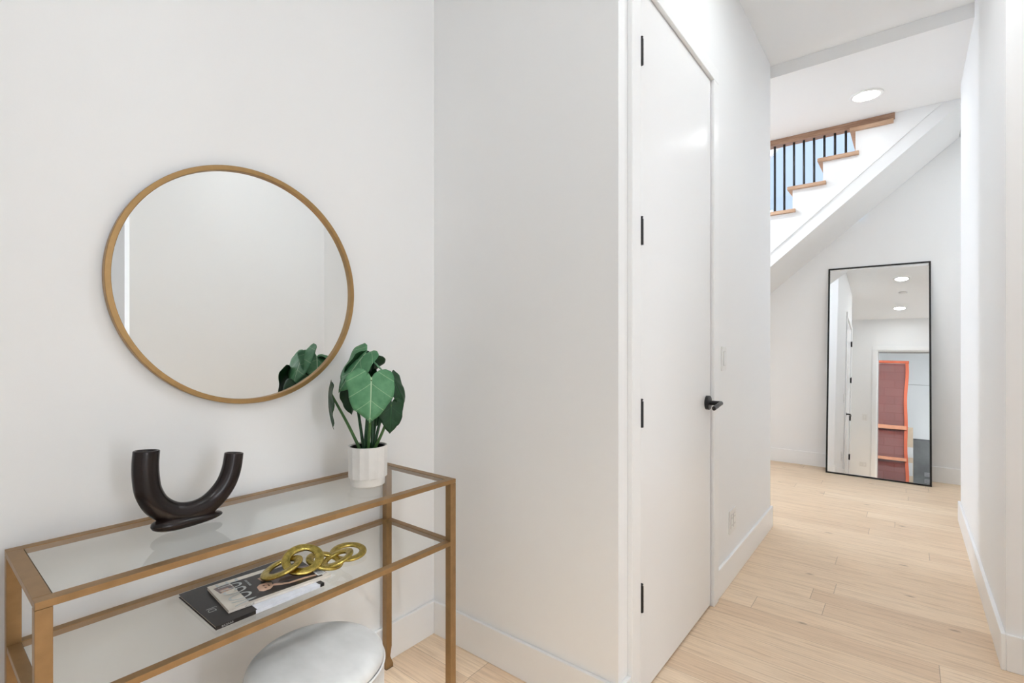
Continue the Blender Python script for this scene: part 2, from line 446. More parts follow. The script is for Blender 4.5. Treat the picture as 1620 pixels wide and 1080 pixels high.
# far wall with the stair window
FX0, FX1, FZ0, FZ1 = -2.4, -0.29, 2.36, 4.6
struct('wall_far', boxes((-5.1, FX0, YF, YF + 0.12, 0, 5.4), (FX1, 2.42, YF, YF + 0.12, 0, 5.4), (FX0, FX1, YF, YF + 0.12, 0, FZ0), (FX0, FX1, YF, YF + 0.12, FZ1, 5.4)), M['wall'])
struct('wall_passage', boxes((2.3, 2.42, 4.53, YF, 0, CZ2), (1.39, 2.42, 4.41, 4.53, 0, CZ2)), M['wall'])
struct('wall_hall_left', boxes((-5.1, -5.0, 3.5, 3.8, 0, 5.4), (-5.1, -5.0, 4.7, YF, 0, 5.4), (-5.1, -5.0, 3.8, 4.7, 0, 0.25), (-5.1, -5.0, 3.8, 4.7, 2.6, 5.4)), M['wall'])
struct('wall_stairwell', boxes((-5.0, 0.35, 4.74, 4.86, CZ2 + 0.3, 5.4), (0.35, 0.47, 4.86, YF, CZ2 + 0.3, 5.4)), M['wall'])

def window(name, axis, a0, a1, z0, z1, p, mull=()):
    """frame and pane in the opening; axis 'x' means the window runs along x at y = p"""
    w = 0.05
    def b(u0, u1, v0, v1, d0, d1):
        return (u0, u1, p + d0, p + d1, v0, v1) if axis == 'x' else (p + d0, p + d1, u0, u1, v0, v1)
    fr = [b(a0, a0 + w, z0, z1, 0.02, 0.08), b(a1 - w, a1, z0, z1, 0.02, 0.08), b(a0 + w, a1 - w, z0, z0 + w, 0.02, 0.08), b(a0 + w, a1 - w, z1 - w, z1, 0.02, 0.08)]
    for m in mull: fr.append(b(m - 0.02, m + 0.02, z0 + w, z1 - w, 0.02, 0.08))
    o = struct(name, boxes(*fr), M['trim'])
    mk('window_pane', boxes(b(a0 + w, a1 - w, z0 + w, z1 - w, 0.045, 0.051)), M['winglass'], parent=o)
    return o
window('window_1', 'x', FX0, FX1, FZ0, FZ1, YF, ())
window('window_2', 'y', 3.8, 4.7, 0.25, 2.6, -5.1, ())
window('window_added', 'y', 0.10, 0.60, 0.35, 2.65, 2.62, ())  # unseen window, put in to let fill light reach the entry

# garage walls
struct('wall_garage', boxes((-2.7, -2.6, -6.1, -0.2, -0.02, 3.95), (3.4, 3.5, -6.1, -0.2, -0.02, 3.95), (-2.6, -1.67, -0.3, -0.2, -0.02, 3.95), (2.72, 3.4, -0.3, -0.2, -0.02, 3.95), (-2.6, 3.4, -0.3, -0.2, 3.17, 3.95)), M['garwhite'])
bm = bmesh.new()
box(bm, -2.6, 3.4, -6.1, -6.0, 1.40, 2.84, 0); box(bm, -2.6, 3.4, -6.1, -6.0, 2.855, 3.95, 0)
box(bm, -2.6, 3.4, -6.1, -6.02, 2.84, 2.855, 1); box(bm, -2.6, 3.4, -6.1, -6.02, 1.38, 1.40, 2)
struct('wall_garage_back', bm, [M['garwhite'], M['linegrey'], M['black']])
struct('wall_garage_curb', boxes((-2.6, 3.4, -6.1, -5.98, -0.02, 1.38)), M['concrete'])

# baseboards: height 0.135, with a small bevelled top
BH, BT = 0.135, 0.014
def bb(name, x0, x1, y0, y1):
    return struct(name, boxes((x0, x1, y0, y1, 0, BH)), M['trim'], bevel=0.003)
bb('baseboard_left', XA, XA + BT, -0.08, YB)
bb('baseboard_niche', XA + BT, XC, YB - BT, YB)
bb('baseboard_closet', XC, XC + BT, 2.41, YC2)
bb('baseboard_closet_edge', XC - 0.0, XC + BT, YB - BT, 1.482)
bb('baseboard_hall', -5.0, XC + BT, YC2, YC2 + BT)
bb('baseboard_right', XD - BT, XD, 2.57 - BT, 4.53 + BT)
bb('baseboard_right_front', XD, 1.27, 2.57 - BT, 2.57)
bb('baseboard_entry', 1.27 - BT, 1.27, 1.06, 2.57 - BT)
bb('baseboard_far', -5.0, 2.3, YF - BT, YF)
bb('baseboard_rear', XA + BT, -0.485, -0.08, -0.08 + BT)

# ---------------------------------------------------------------- closet door
d1 = empty('door_1', (XC, 1.95, 0), kind='structure')
CW, CT = 0.067, 0.018
mk('door_panel', boxes((-0.742, -0.704, DY0, DY1, 0.010, DZ - 0.004)), M['doorp'], d1, bevel=0.0015)
mk('casing', boxes((XC, XC + CT, DY0 - 0.004 - CW, DY0 - 0.004, 0, DZ), (XC, XC + CT, DY1 + 0.004, DY1 + 0.004 + CW, 0, DZ),
                   (XC, XC + CT, DY0 - 0.004 - CW, DY1 + 0.004 + CW, DZ, DZ + CW)), M['trim'], d1, bevel=0.003)
mk('door_stop', boxes((-0.80, -0.745, DY0 - 0.004, DY0 + 0.012, 0, DZ), (-0.80, -0.745, DY1 - 0.012, DY1 + 0.004, 0, DZ), (-0.80, -0.745, DY0, DY1, DZ - 0.016, DZ)), M['trim'], d1)
for z in (2.175, 1.578, 0.972, 0.359):
    bm = bmesh.new()
    hx, hy = XC + CT - 0.001, DY0 + 0.001
    lathe(bm, [(0.0062, z - 0.047), (0.0066, z - 0.045), (0.0066, z + 0.038), (0.0062, z + 0.040), (0.0035, z + 0.0405), (0.0035, z + 0.043), (0.0058, z + 0.0445), (0.0058, z + 0.047), (0.003, z + 0.0485)], (hx, hy, 0), 20)
    for k in range(1, 5):
        zz = z - 0.045 + k * 0.017
        lathe(bm, [(0.0069, zz - 0.0004), (0.0069, zz + 0.0004)], (hx, hy, 0), 20)
    h = mk('hinge', bm, M['black'], d1, origin=(hx, hy, z))
    mk('hinge_leaf', boxes((hx - 0.016, hx - 0.004, hy - 0.002, hy + 0.002, z - 0.045, z + 0.040)), M['black'], h)
# lever handle
LZ, LY = 0.940, 2.283
hd = empty('handle', (XC, LY, LZ)); hd.parent = d1; hd.location = (0, LY - 1.95, LZ); WL[hd.name] = Vector((XC, LY, LZ))
bm = bmesh.new(); lathe(bm, [(0.0315, 0), (0.0315, 0.012), (0.0300, 0.015), (0.021, 0.0165)], (-0.704, LY, LZ), 40, axis=(1, 0, 0))
mk('rose', bm, M['black'], hd)
bm = bmesh.new(); lathe(bm, [(0.0105, 0.0), (0.0105, 0.052), (0.008, 0.054)], (-0.697, LY, LZ), 24, axis=(1, 0, 0))
mk('neck', bm, M['black'], hd)
bm = bmesh.new()
tube(bm, catmull([(-0.644, LY + 0.012, LZ), (-0.642, LY - 0.02, LZ - 0.001), (-0.640, LY - 0.06, LZ - 0.005), (-0.641, LY - 0.108, LZ - 0.011)], 6), 0.0095, 20, flat=(0.85, 1.0))
mk('lever', bm, M['black'], hd, bevel=0.001)
bm = bmesh.new(); lathe(bm, [(0.0085, 0), (0.0085, 0.003)], (-0.696, LY - 0.0, LZ - 0.018), 16, axis=(1, 0, 0))
mk('privacy_pin', bm, M['linegrey'], hd)

# ---------------------------------------------------------------- garage doorway behind the camera (seen in the tall mirror)
d2 = empty('door_2', (0.05, -0.08, 0), kind='structure')
mk('casing', boxes((-0.485, -0.415, -0.08, -0.062, 0, 2.45), (0.515, 0.585, -0.08, -0.062, 0, 2.45), (-0.485, 0.585, -0.08, -0.062, 2.45, 2.52)), M['trim'], d2, bevel=0.003)
mk('jamb', boxes((-0.415, -0.400, -0.20, -0.08, 0, 2.45), (0.500, 0.515, -0.20, -0.08, 0, 2.45), (-0.400, 0.500, -0.20, -0.08, 2.435, 2.45)), M['trim'], d2)
mk('weatherstrip', boxes((-0.400, -0.388, -0.165, -0.15, 0, 2.435), (0.488, 0.500, -0.165, -0.15, 0, 2.435), (-0.388, 0.488, -0.165, -0.15, 2.415, 2.435)), M['linegrey'], d2)

# ---------------------------------------------------------------- wall plates
def plate(name, label, cat, face, c, w, h, gangs, kind):
    """face 'x+' : on the closet wall, 'y+' : on the rear wall"""
    e = empty(name, c, label, cat)
    def bx(u0, u1, z0, z1, d0, d1):
        if face == 'x+': return (c[0] + d0, c[0] + d1, c[1] + u0, c[1] + u1, c[2] + z0, c[2] + z1)
        return (c[0] + u0, c[0] + u1, c[1] + d0, c[1] + d1, c[2] + z0, c[2] + z1)
    mk('cover_plate', boxes(bx(-w / 2, w / 2, -h / 2, h / 2, 0, 0.006)), M['plastic'], e, bevel=0.002)
    for g in range(gangs):
        uc = (g - (gangs - 1) / 2) * 0.046
        if kind == 'switch':
            mk('rocker', boxes(bx(uc - 0.0165, uc + 0.0165, -0.033, 0.033, 0.006, 0.0095)), M['plastic'], e, bevel=0.001)
            mk('rocker_gap', boxes(bx(uc - 0.018, uc + 0.018, -0.0345, 0.0345, 0.0055, 0.0064)), M['linegrey'], e)
        else:
            so = mk('socket', boxes(bx(uc - 0.0165, uc + 0.0165, -0.033, 0.033, 0.006, 0.0085)), M['plastic'], e, bevel=0.001)
            for s in (-0.006, 0.006):
                for z in (-0.018, 0.018):
                    mk('slot', boxes(bx(uc + s - 0.001, uc + s + 0.001, z - 0.004, z + 0.004, 0.008, 0.0088)), M['slot'], so)
            mk('socket_gap', boxes(bx(uc - 0.018, uc + 0.018, -0.0345, 0.0345, 0.0055, 0.0064)), M['linegrey'], e)
    return e
plate('light_switch', 'white wall switch plate beside the tall closet door, above its black handle height', 'light switch', 'x+', (XC, 2.548, 1.132), 0.075, 0.117, 1, 'switch')
plate('power_outlet', 'white two-gang outlet plate low on the corridor wall above the baseboard', 'outlet', 'x+', (XC, 2.70, 0.297), 0.115, 0.117, 2, 'socket')
plate('light_switch', 'white switch plate next to the garage doorway, seen in the tall mirror', 'light switch', 'y+', (-0.585, -0.08, 1.19), 0.075, 0.117, 1, 'switch')
plate('power_outlet', 'white double outlet plate low beside the garage doorway, seen in the tall mirror', 'outlet', 'y+', (-0.60, -0.08, 0.335), 0.115, 0.075, 2, 'socket')

# ---------------------------------------------------------------- ceiling lights
def downlight(x, y, z, label, lens='lens'):
    e = empty('recessed_light', (x, y, z), label, 'ceiling light', 'round recessed ceiling lights')
    bm = bmesh.new(); lathe(bm, [(0.076, -0.002), (0.078, -0.008), (0.092, -0.010), (0.100, -0.004), (0.101, 0.0), (0.076, 0.0)], (x, y, z), 48, cap=False)
    mk('trim_ring', bm, M['plastic'], e, smooth=True)
    bm = bmesh.new(); lathe(bm, [(0.077, -0.004), (0.077, -0.0005)], (x, y, z), 40)
    mk('lens', bm, M[lens], e)
downlight(-0.226, 4.315, CZ2, 'lit round ceiling light just in front of the stairs, beyond the ceiling step', 'lensfar')
downlight(-1.45, 4.25, CZ2, 'lit round fill light added unseen in the left hall just behind the closet wall corner', 'lensfill')  # out of view, added to brighten the far wall and stair soffit
downlight(-3.0, 4.25, CZ2, 'lit round fill light added unseen deep in the left hall near its window', 'lensfill')  # out of view, added for more bounce from the hall floor
downlight(1.25, 5.10, CZ2, 'lit round fill light added unseen past the stairs, behind the right-hand corridor wall', 'lensfill')  # out of view, added to lift the right part of the far wall
downlight(-0.05, 2.12, CZ, 'lit round ceiling light in the corridor, upper one in the tall mirror', 'lensmid')
downlight(-0.08, 0.60, CZ, 'lit round ceiling light near the garage doorway, lower one in the tall mirror')
downlight(0.80, 1.75, CZ, 'lit round ceiling light in the entry to the right of the corridor', 'lensfar')
bm = bmesh.new(); lathe(bm, [(0.0, 0), (0.052, 0), (0.055, -0.004), (0.055, -0.012), (0.046, -0.017), (0.046, -0.021), (0.034, -0.027), (0.0, -0.028)], (-0.035, 1.47, CZ), 40, cap=False)
tag(mk('smoke_detector', bm, M['plastic'], origin=(-0.035, 1.47, CZ), smooth=True), 'small white round detector on the ceiling between two lights in the tall mirror', 'smoke detector')
e = empty('added_garage_light', (0.6, -1.1, 3.95), 'long lit tube fixture added unseen on the garage ceiling behind the doorway', 'ceiling light')  # invented fixture, placed to brighten the garage without spilling on the niche
mk('housing', boxes((-0.3, 1.5, -1.2, -1.0, 3.89, 3.95)), M['plastic'], e, bevel=0.01)
mk('diffuser', boxes((-0.27, 1.47, -1.18, -1.02, 3.875, 3.892)), M['lensgarfill'], e)

# ---------------------------------------------------------------- staircase
RUN, RISE = 0.2205, 0.191
RX2, TZ2 = -0.7617, 2.540          # riser x and tread top of the second visible tread
def rx(k): return RX2 + (k - 2) * RUN
def tz(k): return TZ2 + (k - 2) * RISE
def soff(x): return 1.886 + 0.853 * (x + 0.926)
st = empty('staircase', (-2.2, 5.2, 0), 'white staircase with oak treads rising to the right above the tall mirror', 'staircase')
K0 = -10
pts = [(rx(K0), 0)]
for k in range(K0, 6):
    pts.append((rx(k), tz(k) - 0.027)); pts.append((rx(k + 1), tz(k) - 0.027))
pts.append((rx(6), CZ2 + 0.3)); xe = 0.345
pts.append((xe, CZ2 + 0.3)); pts.append((xe, soff(xe)))
xz = -0.926 - 1.886 / 0.853
pts.append((xz, 0))
bm = bmesh.new(); prism(bm, [(x, z) for x, z in pts], 'y', YS + 0.0, YF - 0.003)
bo = mk('stair_body', bm, M['wall'], st)
# string board: the painted face above the groove line, 9 mm proud
gl = lambda x: soff(x) + 0.118
p2 = [(rx(K0) , 0.13 + 0)]
p2 = []
for k in range(K0 + 1, 5):
    p2.append((rx(k), tz(k) - 0.028)); p2.append((rx(k + 1), tz(k) - 0.028))
top = CZ2 - 0.001
p2[-1] = (-0.085, tz(4) - 0.028); p2.append((-0.085, top))
xt = -0.926 + (top - 0.118 - 1.886) / 0.853
p2.append((xt, top)); p2.append((rx(K0 + 1), max(0.02, gl(rx(K0 + 1)))))
bm = bmesh.new(); prism(bm, p2, 'y', YS - 0.010, YS + 0.0)
mk('string_board', bm, M['trim'], st)
for k in range(K0, 5):
    bm = boxes((rx(k) - 0.036, rx(k + 1) + (0.023 if k < 4 else 0.02), YS - 0.042, YF - 0.005, tz(k) - 0.027, tz(k)))
    mk('tread', bm, M['treadwood'], st, origin=(rx(k), 5.2, tz(k)), bevel=0.002)
for k in range(K0, 4):
    for j in range(3):
        bxp = -0.386 - 0.0737 * j + (k - 3) * RUN
        ztop = min(CZ2 - 0.048, tz(k) + 0.9) if k > -2 else tz(k) + 0.86
        bm = bmesh.new(); lathe(bm, [(0.0092, tz(k)), (0.0092, ztop)], (bxp, YS + 0.010, 0), 14)
        mk('baluster', bm, M['black'], st, origin=(bxp, YS + 0.01, tz(k)))
mk('top_rail', boxes((-1.85, -0.072, YS - 0.030, YS + 0.062, CZ2 - 0.048, CZ2 - 0.001)), M['railwood'], st, bevel=0.002)
# sloping oak handrail on the lower flight
bm = bmesh.new()
xa, xb = rx(K0), rx(-1)
prism(bm, [(xa, tz(K0) + 0.86), (xb, tz(-1) + 0.86), (xb, tz(-1) + 0.91), (xa, tz(K0) + 0.91)], 'y', YS - 0.02, YS + 0.045)
mk('handrail', bm, M['railwood'], st)
# underside of the next flight crossing the window head
bm = bmesh.new(); prism(bm, [(-2.39, 3.30), (-1.30, 2.93), (-1.02, 3.22), (-0.93, 3.27), (-0.33, 3.32), (-0.33, 3.42), (-2.39, 3.42)], 'y', YF - 0.06, YF - 0.002)
struct('trim_1', bm, M['trim'])

# ---------------------------------------------------------------- tall leaning mirror
YB0, TILT = 5.476, 0.117
mo = empty('leaning_mirror', (-0.217, YB0, 0), 'tall black-framed rectangular mirror leaning on the far wall under the stairs', 'mirror')
mo.rotation_euler = (-TILT, 0, 0.002)
def lm(name, bs, mat, bev=0.0):
    bm = boxes(*bs); me = bpy.data.meshes.new(name); bmesh.ops.recalc_face_normals(bm, faces=bm.faces[:]); bm.to_mesh(me); bm.free(); me.materials.append(mat)
    o = bpy.data.objects.new(name, me); COL.objects.link(o); o.parent = mo
    if bev: b = o.modifiers.new('bevel', 'BEVEL'); b.width = bev; b.segments = 2
MW, MH, FT = 0.381, 1.948, 0.0135
lm('frame', [(-MW, -MW + FT, -0.010, 0.022, 0, MH), (MW - FT, MW, -0.010, 0.022, 0, MH), (-MW + FT, MW - FT, -0.010, 0.022, 0, FT), (-MW + FT, MW - FT, -0.010, 0.022, MH - FT, MH)], M['black'], 0.001)
lm('mirror_glass', [(-MW + FT, MW - FT, 0.0, 0.006, FT, MH - FT)], M['mirror2'])
lm('backing', [(-MW + FT, MW - FT, 0.0065, 0.018, FT, MH - FT)], M['black'])

# ---------------------------------------------------------------- round wall mirror
RC, RR = Vector((XA, 0.671, 1.374)), 0.349
rm = empty('round_mirror', RC, 'large round mirror in a thin gold metal frame hung above the console table', 'mirror')
bm = bmesh.new()
lathe(bm, [(RR, 0.002), (RR, 0.021), (RR - 0.0015, 0.0225), (RR - 0.0125, 0.0225), (RR - 0.014, 0.021), (RR - 0.014, 0.002)], RC, 128, axis=(1, 0, 0), cap=False)
fr = mk('frame', bm, M['goldring'], rm)
bm = bmesh.new(); lathe(bm, [(RR - 0.0142, 0.006), (RR - 0.0142, 0.012)], RC, 128, axis=(1, 0, 0))
mk('mirror_glass', bm, M['mirror'], rm)

# ---------------------------------------------------------------- console table
TX0, TX1, TY0, TY1, TZ = -1.527, -1.167, 0.152, 1.164, 0.757
LG = 0.024
t = empty('console_table', ((TX0 + TX1) / 2, (TY0 + TY1) / 2, 0), 'gold metal console table with two clear glass shelves against the left wall', 'console table')
def rectframe(x0, x1, y0, y1, z0, z1, wx0, wx1, wy):
    return boxes((x0, x0 + wx0, y0, y1, z0, z1), (x1 - wx1, x1, y0, y1, z0, z1), (x0 + wx0, x1 - wx1, y0, y0 + wy, z0, z1), (x0 + wx0, x1 - wx1, y1 - wy, y1, z0, z1))
TH = 0.0135
mk('top_frame', rectframe(TX0, TX1, TY0, TY1, TZ - TH, TZ, 0.024, 0.026, 0.026), M['gold'], t, bevel=0.001)
SZ = 0.555
mk('shelf_frame', rectframe(TX0 + 0.001, TX1 - 0.001, TY0 + 0.001, TY1 - 0.001, SZ - 0.014, SZ, 0.022, 0.022, 0.022), M['gold'], t, bevel=0.001)
def pane(name, x0, x1, y0, y1, z0, z1):
    bm = bmesh.new(); box(bm, x0, x1, y0, y1, z0, z1)
    bm.normal_update()
    for f in bm.faces:
        if f.normal.y < -0.5 or f.normal.x > 0.5: f.material_index = 1
    return mk(name, bm, [M['glass'], M['glassedge']], t)
pane('glass_top', TX0 + 0.0245, TX1 - 0.0265, TY0 + 0.0275, TY1 - 0.0265, TZ - 0.006, TZ - 0.001)
pane('glass_shelf', TX0 + 0.0235, TX1 - 0.0235, TY0 + 0.0235, TY1 - 0.0235, SZ - 0.006, SZ - 0.001)
for (lx, ly) in ((TX0, TY0), (TX1 - LG, TY0), (TX0, TY1 - LG), (TX1 - LG, TY1 - LG)):
    cx_, cy_ = lx + LG / 2, ly + LG / 2; bm = bmesh.new(); rings = []
    for hw, z in ((0.0155, 0.0), (0.0158, 0.013), (0.0085, 0.038), (0.0085, 0.042), (LG / 2, 0.078), (LG / 2, TZ - TH - 0.0005)):
        rings.append([bm.verts.new((cx_ + a * hw, cy_ + b * hw, z)) for a, b in ((-1, -1), (1, -1), (1, 1), (-1, 1))])
    for a, b in zip(rings, rings[1:]):
        for i in range(4): bm.faces.new((a[i], a[(i + 1) % 4], b[(i + 1) % 4], b[i]))
    bm.faces.new(rings[0][::-1]); bm.faces.new(rings[-1])
    lo = mk('leg', bm, M['gold'], t, origin=(cx_, cy_, 0), bevel=0.0008)
    mk('foot_pad', boxes((cx_ - 0.0158, cx_ + 0.0158, cy_ - 0.0158, cy_ + 0.0158, 0.0002, 0.0022)), M['black'], lo)

# ---------------------------------------------------------------- U-shaped vase
VX = -1.368
vo = empty('u_shaped_vase', (VX, 0.455, TZ), 'dark brown U-shaped two-necked wooden vase on the glass top of the console table', 'vase')
path = [(VX, 0.3655, 0.955), (VX, 0.3635, 0.925), (VX, 0.3645, 0.893), (VX, 0.3700, 0.858), (VX, 0.3870, 0.824), (VX, 0.4160, 0.800), (VX + 0.002, 0.4500, 0.792),
        (VX + 0.002, 0.4830, 0.797), (VX, 0.5120, 0.815), (VX, 0.5360, 0.845), (VX, 0.5490, 0.880), (VX, 0.5550, 0.918)]
cp = catmull(path, 6); n = len(cp)
rad = []
for i in range(n):
    s = i / (n - 1)
    rad.append(0.0262 - 0.0035 * s + (0.0018 * math.sin(PI * s)))
bm = bmesh.new()
outer = tube(bm, cp, rad, 32, flat=(1.0, 0.80), cap=False, ref=Vector((1, 0, 0)))
def mouth(ring, d, depth=0.03, wall=0.0042):
    c = sum((v.co for v in ring), Vector()) / len(ring)
    seqs = [ring]
    for (sc, dd) in ((1 - 0.0012 / 0.024, -0.0015), (1 - wall / 0.024, -0.0015), (1 - 1.4 * wall / 0.024, 0.003), (1 - 1.6 * wall / 0.024, depth)):
        seqs.append([bm.verts.new(c + (v.co - c) * sc + d * dd) for v in ring])
    for a, b in zip(seqs, seqs[1:]):
        m_ = len(a)
        for i in range(m_): bm.faces.new((a[i], a[(i + 1) % m_], b[(i + 1) % m_], b[i]))
    bm.faces.new(seqs[-1])
mouth(outer[0], (cp[1] - cp[0]).normalized()); mouth(outer[-1], (cp[-2] - cp[-1]).normalized())
mk('vase_body', bm, M['vase'], vo, smooth=True)
# foot: a smooth flattened loaf under the bend
bm = bmesh.new()
NS, NR = 40, 28; rings = []
for i in range(NS + 1):
    s = i / NS; u = -1 + 2 * s
    prof = math.sqrt(max(0.0, 1 - abs(u) ** 2.6))
    y = 0.371 + s * 0.158
    hy = (0.0205 * (1 - s) + 0.0110 * s) * prof + 0.0004
    hx = (0.034 * (1 - s) + 0.022 * s) * prof + 0.0004
    zc = TZ + 0.0008 + (0.0205 * (1 - s) + 0.0110 * s) + 0.002 * s
    xx = VX + 0.006 - 0.010 * s
    zlift = 0.0
    rings.append([bm.verts.new((xx + hx * math.cos(a), y, max(TZ + 0.0004, zc + hy * math.sin(a)) + zlift)) for a in [2 * PI * k / NR for k in range(NR)]])
for a, b in zip(rings, rings[1:]):
    for i in range(NR): bm.faces.new((a[i], a[(i + 1) % NR], b[(i + 1) % NR], b[i]))
bm.faces.new(rings[0]); bm.faces.new(rings[-1])
mk('vase_foot', bm, M['vase'], vo, smooth=True)

# ---------------------------------------------------------------- potted plant
PX, PY = -1.342, 0.945
pl = empty('potted_plant', (PX, PY, TZ), 'broad-leaved green plant in a white fluted pot on the glass table top', 'potted plant')
bm = bmesh.new()
NF = 14
def flute(t, h):
    if h < 0.026 or h > 0.124: return 1.0
    f = (t / (2 * PI) * NF + 0.25) % 1.0
    return 1.0 - 0.030 * math.sin(PI * f)
prof = [(0.0, 0.0), (0.050, 0.0), (0.0525, 0.002), (0.0535, 0.021), (0.0535, 0.0245), (0.0600, 0.0262), (0.0605, 0.029), (0.0615, 0.118), (0.0615, 0.1215), (0.0600, 0.1235), (0.0572, 0.1240), (0.0560, 0.1220), (0.0550, 0.100), (0.0, 0.098)]
lathe(bm, prof, (PX, PY, TZ), 224, cap=False, rfun=lambda t, h: flute(t, h) if 0.0255 < h < 0.1225 else 1.0)
po = mk('pot', bm, M['pot'], pl, bevel=0)
bm = bmesh.new(); lathe(bm, [(0.0, 0.104), (0.0505, 0.103), (0.0505, 0.099), (0, 0.099)], (PX, PY, TZ), 40, cap=False)
mk('soil', bm, M['soil'], po)
bm = bmesh.new(); lathe(bm, [(0.0548, 0.100), (0.0552, 0.1195), (0.0538, 0.1200), (0.0508, 0.1195), (0.0508, 0.100)], (PX, PY, TZ), 64, cap=False)
mk('liner', bm, M['black'], po)

def leaf(att, tip, nrm, wr, dark=False, droop=0.10, fold=0.10, ang=0.0, wob=0.0, seed=0):
    """heart-shaped blade; local x across, y to the tip, z the upper side; unit length = attach to tip"""
    att, tip = Vector(att), Vector(tip); y = (tip - att); L = y.length; y.normalize()
    z = Vector(nrm); z = (z - y * z.dot(y)).normalized(); x = y.cross(z)
    rnd = random.Random(seed); ph = rnd.random() * 6
    bm = bmesh.new()
    NA, NRr = 72, 9
    def outline(a):
        # a = 0 at the tip, pi at the notch
        half = a if a <= PI else 2 * PI - a
        s = half / PI
        # control table: angle fraction -> (x, y)
        T = [(0, 0, 1.0), (0.04, 0.055, 0.935), (0.10, 0.17, 0.86), (0.22, 0.36, 0.69), (0.36, 0.50, 0.43), (0.50, 0.56, 0.16), (0.62, 0.55, -0.05), (0.74, 0.46, -0.20), (0.84, 0.33, -0.265), (0.92, 0.18, -0.24), (0.97, 0.06, -0.15), (1.0, 0.0, -0.05)]
        for (s0, x0, y0), (s1, x1, y1) in zip(T, T[1:]):
            if s <= s1 + 1e-9:
                k = (s - s0) / (s1 - s0)
                xx, yy = x0 + (x1 - x0) * k, y0 + (y1 - y0) * k; break
        return (xx * wr * (1 if a <= PI else -1), yy)
    c0 = None; rings = []
    for r in range(1, NRr + 1):
        f = r / NRr; ring = []
        for i in range(NA):
            a = 2 * PI * i / NA
            px, py = outline(a)
            px *= f; py = py * f
            k_ = 1 + 0.035 * f * math.sin(a * 6 + ph * 2) * (1 if 0.5 < a < 5.8 else 0.3); px *= k_; py *= k_
            e = f * f
            z_ = -droop * max(0, py) ** 2 - fold * abs(px) ** 1.3 * 0.9 - droop * 0.5 * min(0, py) ** 2
            z_ += wob * e * math.sin(a * 7 + ph) * 0.035 + 0.02 * e * math.sin(a * 3 + ph)
            z_ -= 0.012 * math.exp(-(px / 0.03) ** 2)
            ring.append(bm.verts.new((px * 1.0, py, z_)))
        rings.append(ring)
    c0 = bm.verts.new((0, 0, -0.012))
    for i in range(NA): bm.faces.new((c0, rings[0][i], rings[0][(i + 1) % NA]))
    for a_, b_ in zip(rings, rings[1:]):
        for i in range(NA): bm.faces.new((a_[i], b_[i], b_[(i + 1) % NA], a_[(i + 1) % NA]))
    bmesh.ops.recalc_face_normals(bm, faces=bm.faces[:])
    bm.normal_update()
    if sum(f.normal.z for f in bm.faces) < 0: bmesh.ops.reverse_faces(bm, faces=bm.faces[:])
    me = bpy.data.meshes.new('leaf'); bm.to_mesh(me); bm.free()
    me.materials.append(M['leafshade'] if dark else M['leaf'])
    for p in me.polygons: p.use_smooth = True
    o = bpy.data.objects.new('leaf', me); COL.objects.link(o)
    o.parent = pl
    m4 = Matrix((x, y, z)).transposed().to_4x4() @ Matrix.Diagonal((L, L, L, 1)); m4.translation = att - Vector((PX, PY, TZ))
    o.matrix_local = m4
    so = o.modifiers.new('thick', 'SOLIDIFY'); so.thickness = 0.005; so.offset = -1
    return o
def stem(base, att, bend, r0=0.0052, r1=0.0036, mat='stem'):
    b, a = Vector(base), Vector(att); mid = (a + b) / 2 + Vector(bend)
    bm = bmesh.new(); pts = catmull([b, mid, a], 8)
    tube(bm, pts, [r0 + (r1 - r0) * i / (len(pts) - 1) for i in range(len(pts))], 12)
    mk('stem', bm, M[mat], pl, origin=b, smooth=True)
CAMN = Vector((0.82, -0.57, 0.0))       # from the plant towards the room
SB = TZ + 0.101
LV = [  # attach, tip, normal, width ratio, shade painted in, droop, fold, base offset, bend, stem material
    ((-1.289, 0.921, 1.093), (-1.262, 0.898, 0.966), (0.80, -0.45, 0.35), 0.98, False, 0.16, 0.10, (0.010, -0.006), (0.004, 0.0, 0.01), 'stem'),
    ((-1.352, 0.935, 1.166), (-1.396, 0.862, 1.058), (0.02, -0.86, 0.50), 0.95, False, 0.14, 0.10, (-0.006, -0.008), (0.006, 0.01, 0.02), 'stemd'),
    ((-1.380, 0.975, 1.153), (-1.455, 0.940, 1.072), (-0.80, 0.00, 0.60), 1.05, False, 0.14, 0.08, (-0.012, 0.006), (0, 0.01, 0.02), 'stemd'),
    ((-1.410, 0.935, 1.075), (-1.440, 0.935, 0.975), (-0.85, -0.25, 0.40), 0.95, False, 0.14, 0.10, (-0.014, -0.004), (0, 0, 0.01), 'stemd'),
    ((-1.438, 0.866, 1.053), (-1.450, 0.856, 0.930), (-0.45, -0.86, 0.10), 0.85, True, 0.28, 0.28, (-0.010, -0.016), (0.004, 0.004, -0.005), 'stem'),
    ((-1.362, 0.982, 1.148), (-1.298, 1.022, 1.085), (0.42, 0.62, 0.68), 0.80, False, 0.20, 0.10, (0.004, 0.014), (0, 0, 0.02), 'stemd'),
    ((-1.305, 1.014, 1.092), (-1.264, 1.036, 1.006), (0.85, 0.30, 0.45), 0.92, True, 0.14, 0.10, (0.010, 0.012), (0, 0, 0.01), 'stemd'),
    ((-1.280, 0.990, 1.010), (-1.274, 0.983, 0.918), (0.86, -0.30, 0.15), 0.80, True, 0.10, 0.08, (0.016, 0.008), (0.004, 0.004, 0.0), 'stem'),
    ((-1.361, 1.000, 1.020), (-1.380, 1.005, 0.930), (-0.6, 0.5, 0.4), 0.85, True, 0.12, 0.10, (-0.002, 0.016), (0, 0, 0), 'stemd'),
    ((-1.345, 0.950, 1.100), (-1.352, 0.915, 1.010), (-0.15, -0.75, 0.5), 0.95, True, 0.12, 0.10, (0.002, 0.0), (0, 0, 0), 'stemd'),
]
